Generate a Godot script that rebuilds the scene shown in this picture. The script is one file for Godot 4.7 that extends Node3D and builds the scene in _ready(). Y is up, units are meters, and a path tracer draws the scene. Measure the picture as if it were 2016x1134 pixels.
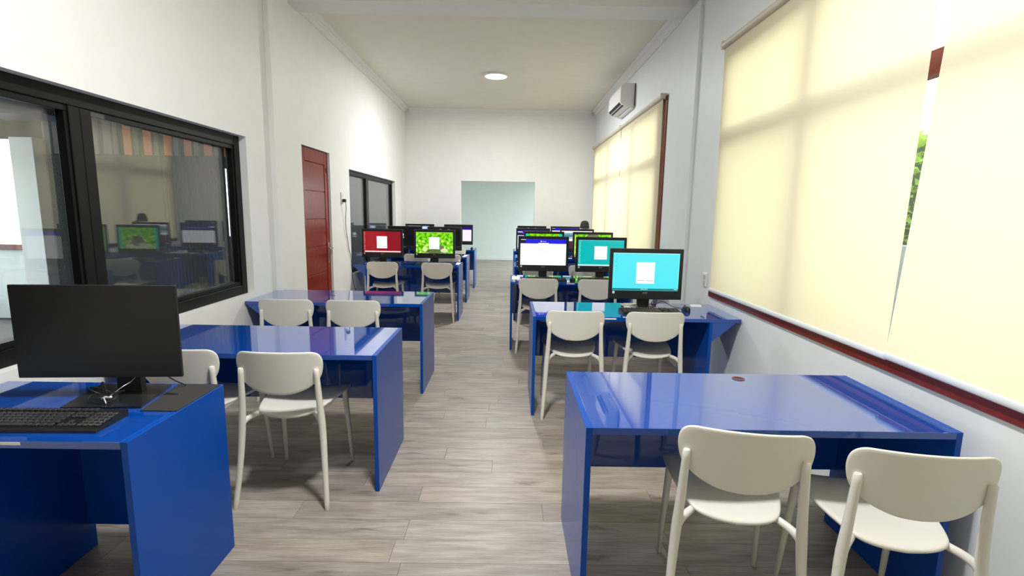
extends Node3D
# Computer classroom. x to the right, y up, depth d forward (world z = -d): V(x, y, d).

var M := {}
var names := {}
var rng := RandomNumberGenerator.new()
const DESK_H := 0.75

func V(x: float, y: float, d: float) -> Vector3:
	return Vector3(x, y, -d)

# ---------------------------------------------------------------- naming
func numbered(called: String) -> String:
	if not names.has(called):
		names[called] = 0
		return called
	names[called] += 1
	return "%s_%03d" % [called, names[called]]

func tag(o: Node3D, label: String, category: String, group := "") -> Node3D:
	o.set_meta("label", label)
	o.set_meta("category", category)
	if group != "":
		o.set_meta("group", group)
	return o

func thing(called: String, label: String, category: String, at: Vector3, yaw := 0.0, group := "") -> Node3D:
	var o := Node3D.new()
	o.name = numbered(called)
	add_child(o)
	o.position = at
	o.rotation_degrees.y = yaw
	return tag(o, label, category, group)

func dup(src: Node3D, label: String, at: Vector3, yaw := 0.0) -> Node3D:
	var base := String(src.name)
	var r: Node3D = src.duplicate()
	r.name = numbered(base)
	add_child(r)
	r.position = at
	r.rotation_degrees.y = yaw
	r.set_meta("label", label)
	return r

func obj(called: String, st: SurfaceTool, m: Material, parent: Node3D = null) -> MeshInstance3D:
	var o := MeshInstance3D.new()
	st.generate_normals()
	o.mesh = st.commit()
	o.mesh.surface_set_material(0, m)
	if parent == null:
		o.name = numbered(called)
		add_child(o)
	else:
		o.name = called
		parent.add_child(o, true)
	return o

func struct(called: String, st: SurfaceTool, m: Material, parent: Node3D = null) -> MeshInstance3D:
	var o := obj(called, st, m, parent)
	if parent == null:
		o.set_meta("kind", "structure")
	return o

# ---------------------------------------------------------------- shapes
func mb() -> SurfaceTool:
	var st := SurfaceTool.new()
	st.begin(Mesh.PRIMITIVE_TRIANGLES)
	st.set_smooth_group(-1)
	return st

func tri(st: SurfaceTool, a: Vector3, b: Vector3, c: Vector3, out: Vector3) -> void:
	if (a - c).cross(a - b).dot(out) < 0.0:
		var t := b
		b = c
		c = t
	st.add_vertex(a)
	st.add_vertex(b)
	st.add_vertex(c)

func quad(st: SurfaceTool, a: Vector3, b: Vector3, c: Vector3, d: Vector3, out: Vector3) -> void:
	tri(st, a, b, c, out)
	tri(st, a, c, d, out)

func uvquad(st: SurfaceTool, tl: Vector3, tr: Vector3, br: Vector3, bl: Vector3, out: Vector3, u := Rect2(0, 0, 1, 1)) -> void:
	var ps := [tl, tr, br, bl]
	var us := [u.position, Vector2(u.end.x, u.position.y), u.end, Vector2(u.position.x, u.end.y)]
	for k in [[0, 1, 2], [0, 2, 3]]:
		var i: Array = k.duplicate()
		if (ps[i[0]] - ps[i[2]]).cross(ps[i[0]] - ps[i[1]]).dot(out) < 0.0:
			i = [k[0], k[2], k[1]]
		for j in i:
			st.set_uv(us[j])
			st.add_vertex(ps[j])

# box from min to max corner in (x, y, d); chamfered by bev
func box(st: SurfaceTool, x0: float, x1: float, y0: float, y1: float, d0: float, d1: float, bev := 0.0) -> void:
	var c := Vector3((x0 + x1) / 2, (y0 + y1) / 2, -(d0 + d1) / 2)
	var h := Vector3(absf(x1 - x0) / 2, absf(y1 - y0) / 2, absf(d1 - d0) / 2)
	rbox(st, c, h, bev)

func rbox(st: SurfaceTool, c: Vector3, h: Vector3, bev := 0.0, t := Basis.IDENTITY) -> void:
	st.set_smooth_group(-1)
	var b: float = minf(bev, minf(h.x, minf(h.y, h.z)) * 0.9)
	for ax in 3:
		var u := (ax + 1) % 3
		var w := (ax + 2) % 3
		for s in [-1.0, 1.0]:
			var p: Array[Vector3] = []
			for k in [[-1, -1], [1, -1], [1, 1], [-1, 1]]:
				var q := Vector3.ZERO
				q[ax] = s * h[ax]
				q[u] = k[0] * (h[u] - b)
				q[w] = k[1] * (h[w] - b)
				p.append(q)
			var n := Vector3.ZERO
			n[ax] = s
			quad(st, c + t * p[0], c + t * p[1], c + t * p[2], c + t * p[3], t * n)
	if b <= 0.0:
		return
	for ax in 3: # edges along axis ax
		var u := (ax + 1) % 3
		var w := (ax + 2) % 3
		for su in [-1.0, 1.0]:
			for sw in [-1.0, 1.0]:
				var p: Array[Vector3] = []
				for k in [[-1, 0], [1, 0], [1, 1], [-1, 1]]:
					var q := Vector3.ZERO
					q[ax] = k[0] * (h[ax] - b)
					q[u] = su * (h[u] if k[1] == 0 else h[u] - b)
					q[w] = sw * (h[w] - b if k[1] == 0 else h[w])
					p.append(q)
				var n := Vector3.ZERO
				n[u] = su
				n[w] = sw
				quad(st, c + t * p[0], c + t * p[1], c + t * p[2], c + t * p[3], t * n)
	for sx in [-1.0, 1.0]:
		for sy in [-1.0, 1.0]:
			for sz in [-1.0, 1.0]:
				var s := Vector3(sx, sy, sz)
				tri(st, c + t * (s * (h - Vector3(0, b, b))), c + t * (s * (h - Vector3(b, 0, b))), c + t * (s * (h - Vector3(b, b, 0))), t * s)

# swept round bar through pts (world vectors) with a radius at each; sq flattens one side axis
func tube(st: SurfaceTool, pts: Array, radii: Array, sides := 12, rounded := true, sq := 1.0) -> void:
	st.set_smooth_group(0)
	var rings: Array = []
	var n := pts.size()
	var ref := Vector3.UP
	var t0: Vector3 = (pts[1] - pts[0]).normalized()
	if absf(t0.dot(ref)) > 0.9:
		ref = Vector3.RIGHT
	var nx: Vector3 = (ref - t0 * ref.dot(t0)).normalized()
	var tans: Array = []
	for i in n:
		var t: Vector3
		if i == 0:
			t = pts[1] - pts[0]
		elif i == n - 1:
			t = pts[n - 1] - pts[n - 2]
		else:
			t = (pts[i + 1] - pts[i]).normalized() + (pts[i] - pts[i - 1]).normalized()
		tans.append(t.normalized())
	var list: Array = []
	for i in n:
		list.append([pts[i], radii[i], tans[i]])
	if rounded:
		var r0: float = radii[0]
		var r1: float = radii[n - 1]
		list.push_front([pts[0] - tans[0] * r0 * 0.35, r0 * 0.72, tans[0]])
		list.append([pts[n - 1] + tans[n - 1] * r1 * 0.35, r1 * 0.72, tans[n - 1]])
	for e in list:
		var t: Vector3 = e[2]
		nx = (nx - t * nx.dot(t)).normalized()
		var ny: Vector3 = t.cross(nx)
		var ring: Array = []
		for k in sides:
			var a := TAU * k / sides
			ring.append(e[0] + (nx * cos(a) + ny * sin(a) * sq) * e[1])
		rings.append(ring)
	for i in rings.size() - 1:
		var cen: Vector3 = (list[i][0] + list[i + 1][0]) / 2
		for k in sides:
			var k2 := (k + 1) % sides
			var a: Vector3 = rings[i][k]
			quad(st, a, rings[i][k2], rings[i + 1][k2], rings[i + 1][k], (a + rings[i + 1][k2]) / 2 - cen)
	st.set_smooth_group(-1)
	for e in [[0, -1.0], [rings.size() - 1, 1.0]]:
		var ring: Array = rings[e[0]]
		var cc: Vector3 = list[e[0]][0]
		for k in sides:
			tri(st, cc, ring[k], ring[(k + 1) % sides], list[e[0]][2] * e[1])

func smooth_path(p: Array, steps := 6) -> Array:
	var out: Array = []
	for i in p.size() - 1:
		var a = p[maxi(i - 1, 0)]
		var b = p[i]
		var c = p[i + 1]
		var d = p[mini(i + 2, p.size() - 1)]
		for k in steps:
			var t := float(k) / steps
			out.append(0.5 * ((2.0 * b) + (c - a) * t + (2.0 * a - 5.0 * b + 4.0 * c - d) * t * t + (3.0 * b - a - 3.0 * c + d) * t * t * t))
	out.append(p[p.size() - 1])
	return out

func wire(st: SurfaceTool, pts: Array, r: float, sides := 6) -> void:
	var p := smooth_path(pts, 5)
	var rr: Array = []
	for i in p.size():
		rr.append(r)
	tube(st, p, rr, sides, false)

# shell over an outline (closed ring of Vector2); lift(p) -> Vector3 mid surface
func shell(st: SurfaceTool, outline: Array, lift: Callable, thick: float) -> void:
	st.set_smooth_group(0)
	var n := outline.size()
	var cen := Vector2.ZERO
	for p in outline:
		cen += p
	cen /= n
	var fr := [0.25, 0.5, 0.72, 0.88, 0.965]
	var nrm := func(p: Vector2) -> Vector3:
		var e := 0.004
		var a: Vector3 = lift.call(p + Vector2(e, 0)) - lift.call(p - Vector2(e, 0))
		var b: Vector3 = lift.call(p + Vector2(0, e)) - lift.call(p - Vector2(0, e))
		return a.cross(b).normalized()
	var rows: Array = [] # rings from front centre over the rim to the back centre
	for side in [1.0, -1.0]:
		var rr: Array = []
		for f in fr:
			var ring: Array = []
			for p in outline:
				var q: Vector2 = cen + (p - cen) * f
				ring.append(lift.call(q) + nrm.call(q) * side * thick / 2)
			rr.append(ring)
		var rim: Array = []
		for p in outline:
			var q: Vector2 = cen + (p - cen) * 0.99
			rim.append(lift.call(q) + nrm.call(q) * side * thick * 0.36)
		rr.append(rim)
		if side > 0:
			rows = rr
			var mid: Array = []
			for p in outline:
				mid.append(lift.call(p))
			rows.append(mid)
		else:
			rr.reverse()
			rows.append_array(rr)
	var c3: Vector3 = lift.call(cen)
	var cn: Vector3 = nrm.call(cen)
	for i in rows.size() - 1:
		for k in n:
			var k2 := (k + 1) % n
			var a: Vector3 = rows[i][k]
			var out: Vector3
			if i < fr.size() - 1:
				out = nrm.call(cen + (outline[k] - cen) * fr[i])
			elif i >= rows.size() - fr.size():
				out = -nrm.call(cen + (outline[k] - cen) * fr[rows.size() - 2 - i])
			else:
				out = (lift.call(outline[k]) - lift.call(cen + (outline[k] - cen) * 0.9)).normalized()
				if i < fr.size() + 1:
					out += nrm.call(outline[k]) * 0.5
				else:
					out -= nrm.call(outline[k]) * 0.5
			quad(st, a, rows[i][k2], rows[i + 1][k2], rows[i + 1][k], out)
	for k in n:
		var k2 := (k + 1) % n
		tri(st, c3 + cn * thick / 2, rows[0][k], rows[0][k2], cn)
		var last: Array = rows[rows.size() - 1]
		tri(st, c3 - cn * thick / 2, last[k], last[k2], -cn)

func mirror_outline(half: Array, steps := 4) -> Array:
	var sm := smooth_path(half, steps)
	var out: Array = sm.duplicate()
	for i in range(sm.size() - 2, 0, -1):
		out.append(Vector2(-sm[i].x, sm[i].y))
	return out

# polygon (Vector2 list, convex or not) extruded; at(p, s) -> Vector3 with s 0..1
func prism(st: SurfaceTool, poly: Array, at: Callable) -> void:
	st.set_smooth_group(-1)
	var pk := PackedVector2Array(poly)
	var idx := Geometry2D.triangulate_polygon(pk)
	var axis: Vector3 = at.call(poly[0], 1.0) - at.call(poly[0], 0.0)
	for i in range(0, idx.size(), 3):
		for s in [0.0, 1.0]:
			tri(st, at.call(poly[idx[i]], s), at.call(poly[idx[i + 1]], s), at.call(poly[idx[i + 2]], s), axis * (s * 2.0 - 1.0))
	var ccw := not Geometry2D.is_polygon_clockwise(pk)
	for i in poly.size():
		var a: Vector2 = poly[i]
		var b: Vector2 = poly[(i + 1) % poly.size()]
		var e := b - a
		var nn := Vector2(e.y, -e.x) if ccw else Vector2(-e.y, e.x)
		var out: Vector3 = at.call(a + nn, 0.0) - at.call(a, 0.0)
		quad(st, at.call(a, 0.0), at.call(b, 0.0), at.call(b, 1.0), at.call(a, 1.0), out)

func lathe(st: SurfaceTool, c: Vector3, prof: Array, sides := 32) -> void: # prof: Vector2(radius, y)
	st.set_smooth_group(-1)
	for i in prof.size() - 1:
		var a: Vector2 = prof[i]
		var b: Vector2 = prof[i + 1]
		for k in sides:
			var t0 := TAU * k / sides
			var t1 := TAU * (k + 1) / sides
			var e := b - a
			var o := Vector2(e.y, -e.x)
			var out := Vector3(cos((t0 + t1) / 2) * o.x, o.y, sin((t0 + t1) / 2) * o.x)
			quad(st, c + Vector3(cos(t0) * a.x, a.y, sin(t0) * a.x), c + Vector3(cos(t1) * a.x, a.y, sin(t1) * a.x), c + Vector3(cos(t1) * b.x, b.y, sin(t1) * b.x), c + Vector3(cos(t0) * b.x, b.y, sin(t0) * b.x), out)

# ---------------------------------------------------------------- materials
func mat(c: Color, rough := 0.6, metal := 0.0, spec := 0.5) -> StandardMaterial3D:
	var m := StandardMaterial3D.new()
	m.albedo_color = c
	m.roughness = rough
	m.metallic = metal
	m.metallic_specular = spec
	return m

func c8(r: int, g: int, b: int) -> Color:
	return Color8(r, g, b)

func noise_tex(freq: float, seed_: int, lo: Color, hi: Color, oct := 3, size := 256) -> NoiseTexture2D:
	var n := FastNoiseLite.new()
	n.seed = seed_
	n.frequency = freq
	n.fractal_octaves = oct
	var t := NoiseTexture2D.new()
	t.width = size
	t.height = size
	t.seamless = true
	t.noise = n
	var g := Gradient.new()
	g.set_color(0, lo)
	g.set_color(1, hi)
	t.color_ramp = g
	return t

func grain(m: StandardMaterial3D, t: Texture2D, per_metre: float) -> StandardMaterial3D:
	m.albedo_texture = t
	m.uv1_triplanar = true
	m.uv1_world_triplanar = true
	m.uv1_scale = Vector3.ONE * per_metre
	return m

func make_materials() -> void:
	var mottled := noise_tex(0.02, 4, Color(0.985, 0.985, 0.982), Color(1, 1, 1), 4)
	M.wall = grain(mat(c8(242, 242, 237), 0.55, 0.0, 0.4), mottled, 0.7)
	M.wall_white = grain(mat(c8(232, 236, 234), 0.5, 0.0, 0.4), mottled, 0.7)
	M.ceiling = grain(mat(c8(240, 234, 219), 0.8), mottled, 0.7)
	M.mint = grain(mat(c8(222, 236, 230), 0.6), mottled, 0.7)
	M.blue = mat(c8(5, 73, 166), 0.05, 0.0, 0.5)
	M.blue.clearcoat_enabled = true
	M.blue.clearcoat = 1.0
	M.blue.clearcoat_roughness = 0.02
	M.blue_panel = mat(c8(5, 73, 166), 0.26, 0.0, 0.35)
	M.chair = mat(c8(228, 224, 212), 0.42, 0.0, 0.45)
	M.black = mat(c8(24, 24, 24), 0.38)
	M.black_satin = mat(c8(34, 35, 36), 0.2, 0.0, 0.65)
	M.black_matte = mat(c8(30, 30, 29), 0.75)
	M.black_gloss = mat(c8(14, 14, 15), 0.12)
	M.panel_off = mat(c8(16, 16, 17), 0.42)
	M.key = mat(c8(58, 58, 60), 0.14, 0.0, 0.68)
	M.key.clearcoat_enabled = true
	M.key.clearcoat = 1.0
	M.key.clearcoat_roughness = 0.08
	M.pad = grain(mat(c8(52, 51, 48), 0.9), noise_tex(0.2, 9, Color(0.75, 0.75, 0.75), Color(1, 1, 1), 2), 14.0)
	M.frame_black = mat(c8(15, 15, 16), 0.4, 0.0, 0.3)
	M.red_wood = grain(mat(c8(124, 34, 22), 0.35), noise_tex(0.03, 11, Color(0.85, 0.82, 0.8), Color(1, 1, 1), 3), 3.0)
	M.door = grain(mat(c8(140, 44, 24), 0.22, 0.0, 0.27), noise_tex(0.03, 12, Color(0.86, 0.82, 0.8), Color(1, 1, 1), 3), 2.0)
	M.steel = mat(c8(190, 190, 188), 0.25, 1.0)
	M.white_plastic = mat(c8(232, 232, 226), 0.4)
	M.beige_plastic = mat(c8(206, 196, 176), 0.45)
	M.paper = mat(c8(238, 238, 238), 0.8)
	M.hem = mat(c8(224, 228, 226), 0.5)
	M.brown = mat(c8(120, 62, 38), 0.5)
	M.dark = mat(c8(12, 12, 13), 0.6)
	M.logo = mat(c8(190, 190, 190), 0.3, 0.6)
	M.slat = mat(c8(18, 18, 25), 0.7, 0.0, 0.2)
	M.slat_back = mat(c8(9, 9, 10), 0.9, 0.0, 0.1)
	M.orange = mat(c8(240, 116, 22), 0.5)
	M.grey_slat = mat(c8(92, 90, 92), 0.6)
	M.indigo = mat(c8(40, 38, 88), 0.5)
	M.concrete = grain(mat(c8(150, 152, 150), 0.9), noise_tex(0.03, 21, Color(0.8, 0.8, 0.8), Color(1, 1, 1), 4), 0.8)
	M.leaf = mat(c8(120, 158, 40), 0.6)
	M.leaf.backlight_enabled = true
	M.leaf.backlight = Color(0.5, 0.6, 0.2)
	M.hedge = mat(c8(40, 60, 24), 0.9)
	M.dark_floor = mat(c8(60, 56, 52), 0.3)
	M.groove = mat(c8(128, 118, 106), 0.8)
	# roller blind cloth: lets light through
	M.blind = mat(c8(244, 236, 208), 0.9, 0.0, 0.2)
	M.blind.backlight_enabled = true
	M.blind.backlight = Color(0.86, 0.825, 0.625)
	M.glass = mat(Color(0.75, 0.8, 0.8, 0.04), 0.0, 0.0, 0.5)
	M.glass.transparency = BaseMaterial3D.TRANSPARENCY_ALPHA
	M.lamp = mat(Color.WHITE, 0.5)
	M.lamp.emission_enabled = true
	M.lamp.emission = Color(1.0, 0.99, 0.97)
	M.lamp.emission_energy_multiplier = 2.2
	for k in 2:
		M["wood%d" % k] = wood_image(k)
	for k in 6:
		var tone: Array = [[1.0, 1.0, 1.0], [0.94, 0.935, 0.925], [0.97, 0.96, 0.94], [0.9, 0.9, 0.9], [1.0, 0.985, 0.965], [0.955, 0.955, 0.96]][k]
		var m := mat(Color(tone[0], tone[1], tone[2]), 0.4, 0.0, 0.42)
		m.albedo_texture = M["wood%d" % (k % 2)]
		M["plank%d" % k] = m

func wood_image(k: int) -> ImageTexture:
	var w := 1024
	var h := 512
	var n1 := FastNoiseLite.new()
	n1.seed = 31 + k
	n1.frequency = 0.01
	n1.fractal_octaves = 3
	var n2 := FastNoiseLite.new()
	n2.seed = 77 + k
	n2.frequency = 0.02
	n2.fractal_octaves = 2
	var knots: Array = []
	var r := RandomNumberGenerator.new()
	r.seed = 5 + k
	for i in 4:
		for q in 2:
			knots.append([r.randf_range(80, w - 80), (i + r.randf_range(0.3, 0.7)) * h / 4.0, r.randf_range(0.5, 1.0)])
	var data := PackedByteArray()
	data.resize(w * h * 3)
	var light := Vector3(186, 178, 167)
	var darkc := Vector3(128, 117, 104)
	var o := 0
	for y in h:
		for x in w:
			var yy := float(y)
			var kn := 0.0
			for q in knots:
				var dx: float = (x - q[0]) / 70.0
				var dy: float = (y - q[1]) / 14.0
				var dd := dx * dx + dy * dy
				if dd < 6.0:
					var e := exp(-dd)
					yy += e * 14.0 * signf(dy + 0.01) * q[2]
					kn += exp(-dd * 6.0) * 0.75 * q[2] + e * 0.2
			var band := n1.get_noise_2d(x * 0.28, yy * 2.1 + 400.0 * floorf(y / 128.0))
			var fine := n2.get_noise_2d(x * 0.22, yy * 13.0)
			var hair := n2.get_noise_2d(x * 0.9 + 900.0, yy * 32.0)
			var t := clampf(0.36 + band * 0.38 + fine * 0.36 + hair * 0.22 + kn, 0.0, 1.0)
			var c := light.lerp(darkc, t)
			data[o] = int(c.x)
			data[o + 1] = int(c.y)
			data[o + 2] = int(c.z)
			o += 3
	return ImageTexture.create_from_image(Image.create_from_data(w, h, false, Image.FORMAT_RGB8, data))

# ---------------------------------------------------------------- screens
func fill(im: Image, x: float, y: float, w: float, h: float, c: Color) -> void:
	im.fill_rect(Rect2i(int(x * 320), int(y * 180), maxi(1, int(w * 320)), maxi(1, int(h * 180))), c)

func dialog(im: Image, x0: float, y0: float, w: float, h: float) -> void:
	fill(im, x0 - 0.006, y0 - 0.01, w + 0.012, h + 0.02, c8(214, 236, 240))
	fill(im, x0, y0, w, h, c8(255, 252, 255))
	for k in 4:
		fill(im, x0 + w * 0.2, y0 + h * (0.2 + 0.13 * k), w * (0.6 if k % 2 == 0 else 0.45), 0.006, c8(236, 226, 240))
	fill(im, x0 + w * 0.05, y0 + h * 0.86, w * 0.4, 0.012, c8(150, 160, 190))
	fill(im, x0 + w * 0.55, y0 + h * 0.86, w * 0.4, 0.012, c8(150, 160, 190))

func icons(im: Image, x0: float, cols: int, c: Color, rows := 14) -> void:
	for r in rows:
		for k in cols:
			if rng.randf() < 0.85:
				fill(im, x0 + k * 0.022, 0.04 + r * 0.062, 0.014, 0.022, c)
				fill(im, x0 + k * 0.022 - 0.002, 0.068 + r * 0.062, 0.018, 0.008, c.lerp(c8(255, 255, 255), 0.5))

func grass(im: Image, x0: float, x1: float) -> void:
	var n := FastNoiseLite.new()
	n.seed = 8
	n.frequency = 0.03
	n.fractal_octaves = 3
	for y in 180:
		for x in range(int(x0 * 320), int(x1 * 320)):
			var v := n.get_noise_2d(x, y)
			var c := c8(90, 205, 0).lerp(c8(190, 240, 30), clampf(0.35 + v * 0.9, 0.0, 1.0))
			if v < -0.25:
				c = c.lerp(c8(40, 130, 0), 0.7)
			if v > 0.33 and y > 60:
				c = c8(240, 245, 140)
			im.set_pixel(x, y, c)

func blob(im: Image, cx: float, cy: float, rx: float, ry: float, c: Color) -> void:
	for y in range(maxi(0, int((cy - ry) * 180)), mini(180, int((cy + ry) * 180))):
		for x in range(maxi(0, int((cx - rx) * 320)), mini(320, int((cx + rx) * 320))):
			var dx := (x / 320.0 - cx) / rx
			var dy := (y / 180.0 - cy) / ry
			if dx * dx + dy * dy < 1.0 and rng.randf() < 0.9:
				im.set_pixel(x, y, c.lerp(c8(220, 210, 190), rng.randf() * 0.35))

func kitten(im: Image) -> void:
	blob(im, 0.5, 0.86, 0.34, 0.12, c8(225, 220, 190))
	blob(im, 0.52, 0.68, 0.17, 0.2, c8(120, 108, 92))
	blob(im, 0.45, 0.55, 0.08, 0.13, c8(96, 86, 76))
	blob(im, 0.58, 0.5, 0.05, 0.1, c8(70, 62, 56))
	blob(im, 0.4, 0.8, 0.1, 0.08, c8(210, 200, 180))

func screen_tex(kind: String) -> StandardMaterial3D:
	if M.has("screen_" + kind):
		return M["screen_" + kind]
	var im := Image.create(320, 180, false, Image.FORMAT_RGB8)
	match kind:
		"cyan":
			im.fill(c8(84, 232, 244))
			fill(im, 0, 0, 1, 0.02, c8(190, 250, 255))
			fill(im, 0.985, 0, 0.015, 1, c8(120, 240, 250))
			icons(im, 0.02, 1, c8(150, 236, 244))
			icons(im, 0.045, 1, c8(60, 190, 205), 8)
			dialog(im, 0.36, 0.25, 0.27, 0.56)
			fill(im, 0, 0.945, 1, 0.055, c8(20, 130, 135))
			for k in 5:
				fill(im, 0.44 + k * 0.022, 0.955, 0.012, 0.03, c8(230, 250, 250))
			fill(im, 0.94, 0.96, 0.05, 0.02, c8(190, 240, 240))
		"teal":
			im.fill(c8(0, 186, 186))
			fill(im, 0, 0, 1, 0.02, c8(120, 225, 220))
			icons(im, 0.02, 2, c8(150, 225, 190))
			icons(im, 0.03, 1, c8(225, 240, 225))
			dialog(im, 0.36, 0.24, 0.27, 0.5)
			fill(im, 0, 0.94, 1, 0.06, c8(215, 245, 240))
		"login":
			im.fill(c8(255, 255, 255))
			fill(im, 0, 0, 1, 0.17, c8(24, 24, 222))
			fill(im, 0, 0, 0.12, 0.15, c8(18, 16, 60))
			fill(im, 0.01, 0.015, 0.11, 0.025, c8(240, 240, 250))
			fill(im, 0.39, 0.14, 0.23, 0.08, c8(255, 255, 255))
			fill(im, 0.44, 0.06, 0.025, 0.05, c8(240, 240, 255))
			fill(im, 0.475, 0.075, 0.085, 0.03, c8(170, 170, 250))
			fill(im, 0.42, 0.44, 0.16, 0.012, c8(196, 196, 204))
			fill(im, 0.42, 0.52, 0.14, 0.01, c8(222, 222, 228))
		"kitten":
			im.fill(c8(0, 205, 190))
			grass(im, 0.07, 0.93)
			kitten(im)
		"kitten_wide":
			im.fill(c8(190, 225, 90))
			grass(im, 0.03, 0.97)
			kitten(im)
			blob(im, 0.5, 0.2, 0.2, 0.25, c8(90, 78, 70))
		"lime":
			grass(im, 0.0, 1.0)
			fill(im, 0, 0, 1, 0.02, c8(190, 240, 120))
			icons(im, 0.015, 1, c8(200, 240, 120))
			blob(im, 0.68, 0.72, 0.07, 0.12, c8(90, 84, 84))
			blob(im, 0.5, 0.9, 0.32, 0.1, c8(60, 80, 30))
			blob(im, 0.76, 0.86, 0.1, 0.1, c8(235, 238, 190))
			blob(im, 0.24, 0.8, 0.06, 0.14, c8(225, 245, 150))
			dialog(im, 0.36, 0.24, 0.27, 0.56)
		"red":
			im.fill(c8(158, 0, 22))
			fill(im, 0.6, 0, 0.4, 1, c8(142, 0, 26))
			icons(im, 0.012, 2, c8(236, 176, 180))
			dialog(im, 0.36, 0.24, 0.27, 0.56)
			fill(im, 0.03, 0.93, 0.97, 0.06, c8(255, 226, 226))
		"account":
			im.fill(c8(13, 13, 14))
			blob(im, 0.42, 0.36, 0.05, 0.09, c8(255, 255, 255))
			fill(im, 0.36, 0.49, 0.12, 0.04, c8(240, 240, 240))
			fill(im, 0.38, 0.55, 0.1, 0.02, c8(150, 150, 150))
		"split":
			im.fill(c8(16, 16, 17))
			fill(im, 0.0, 0, 0.6, 0.03, c8(38, 38, 40))
			fill(im, 0.66, 0.04, 0.34, 0.18, c8(36, 10, 130))
			fill(im, 0.66, 0.23, 0.34, 0.77, c8(255, 240, 250))
		"picture":
			im.fill(c8(20, 22, 28))
			fill(im, 0.6, 0.02, 0.26, 0.2, c8(150, 180, 235))
			fill(im, 0.6, 0.1, 0.16, 0.1, c8(235, 242, 255))
			fill(im, 0.05, 0.02, 0.5, 0.02, c8(200, 200, 205))
		"night":
			im.fill(c8(14, 14, 15))
			fill(im, 0.34, 0.02, 0.06, 0.02, c8(220, 220, 220))
			fill(im, 0.6, 0.02, 0.06, 0.02, c8(200, 200, 200))
			fill(im, 0.1, 0.9, 0.03, 0.06, c8(200, 200, 200))
		"mixed":
			im.fill(c8(78, 140, 160))
			fill(im, 0, 0, 1, 0.12, c8(250, 250, 252))
			fill(im, 0, 0.14, 0.5, 0.06, c8(160, 190, 205))
			fill(im, 0, 0.36, 1, 0.06, c8(196, 216, 224))
			fill(im, 0, 0.44, 1, 0.14, c8(250, 250, 252))
			fill(im, 0, 0.6, 1, 0.4, c8(84, 40, 50))
		"desktop":
			im.fill(c8(44, 26, 120))
			fill(im, 0, 0.08, 0.16, 0.05, c8(235, 235, 250))
			fill(im, 0.16, 0.14, 0.7, 0.05, c8(120, 80, 210))
			fill(im, 0, 0.3, 1, 0.7, c8(250, 250, 255))
	var m := mat(Color(0.02, 0.02, 0.02), 0.25)
	m.emission_enabled = true
	m.emission_texture = ImageTexture.create_from_image(im)
	m.emission_operator = BaseMaterial3D.EMISSION_OP_MULTIPLY
	m.emission = Color.WHITE
	m.emission_energy_multiplier = 0.95
	M["screen_" + kind] = m
	return m

# ---------------------------------------------------------------- furniture
func make_chair() -> Node3D:
	var t := thing("chair", "", "chair", Vector3.ZERO)
	var st := mb()
	var half := [Vector2(0, -0.212), Vector2(0.08, -0.204), Vector2(0.135, -0.178), Vector2(0.165, -0.11), Vector2(0.19, 0.0), Vector2(0.206, 0.1), Vector2(0.212, 0.175), Vector2(0.196, 0.226), Vector2(0.14, 0.246), Vector2(0.0, 0.252)]
	var lift := func(p: Vector2) -> Vector3:
		var dish := 0.016 * (1.0 - clampf(absf(p.x) / 0.2, 0.0, 1.0) ** 2)
		var fall := 0.02 * clampf((p.y - 0.17) / 0.08, 0.0, 1.0) ** 2
		var rear := 0.012 * clampf((-0.14 - p.y) / 0.07, 0.0, 1.0) ** 2
		return V(p.x, 0.481 - dish - fall - rear, p.y + 0.032)
	shell(st, mirror_outline(half, 4), lift, 0.016)
	obj("seat", st, M.chair, t)
	st = mb()
	half = [Vector2(0, 0.584), Vector2(0.07, 0.59), Vector2(0.13, 0.611), Vector2(0.172, 0.64), Vector2(0.196, 0.668), Vector2(0.208, 0.705), Vector2(0.2115, 0.745), Vector2(0.203, 0.78), Vector2(0.178, 0.8), Vector2(0.13, 0.804), Vector2(0.0, 0.806)]
	var back := func(p: Vector2) -> Vector3:
		return V(p.x, p.y, -0.218 + 1.05 * p.x * p.x - 0.10 * (p.y - 0.6))
	shell(st, mirror_outline(half, 4), back, 0.011)
	obj("backrest", st, M.chair, t)
	for s in [-1.0, 1.0]:
		st = mb()
		var path := smooth_path([V(s * 0.228, 0.0, -0.25), V(s * 0.212, 0.2, -0.215), V(s * 0.2, 0.4, -0.195), V(s * 0.19, 0.56, -0.198), V(s * 0.184, 0.712, -0.206)], 4)
		var rr: Array = []
		for i in path.size():
			var f := float(i) / (path.size() - 1)
			rr.append(lerpf(0.0115, 0.0178, f / 0.55) if f < 0.55 else lerpf(0.0178, 0.0128, (f - 0.55) / 0.45))
		tube(st, path, rr, 14)
		# the arm that carries the seat, moulded in one with the leg
		var arm := smooth_path([V(s * 0.202, 0.395, -0.196), V(s * 0.194, 0.43, -0.19), V(s * 0.172, 0.45, -0.165), V(s * 0.138, 0.459, -0.125), V(s * 0.12, 0.462, -0.09)], 4)
		rr = []
		for i in arm.size():
			var f := float(i) / (arm.size() - 1)
			rr.append(lerpf(0.016, 0.0115, f))
		tube(st, arm, rr, 12)
		obj("leg", st, M.chair, t)
		st = mb()
		tube(st, [V(s * 0.198, 0.0, 0.265), V(s * 0.19, 0.23, 0.24), V(s * 0.18, 0.458, 0.212)], [0.0095, 0.013, 0.0165], 14)
		obj("leg", st, M.chair, t)
	return t

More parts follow.
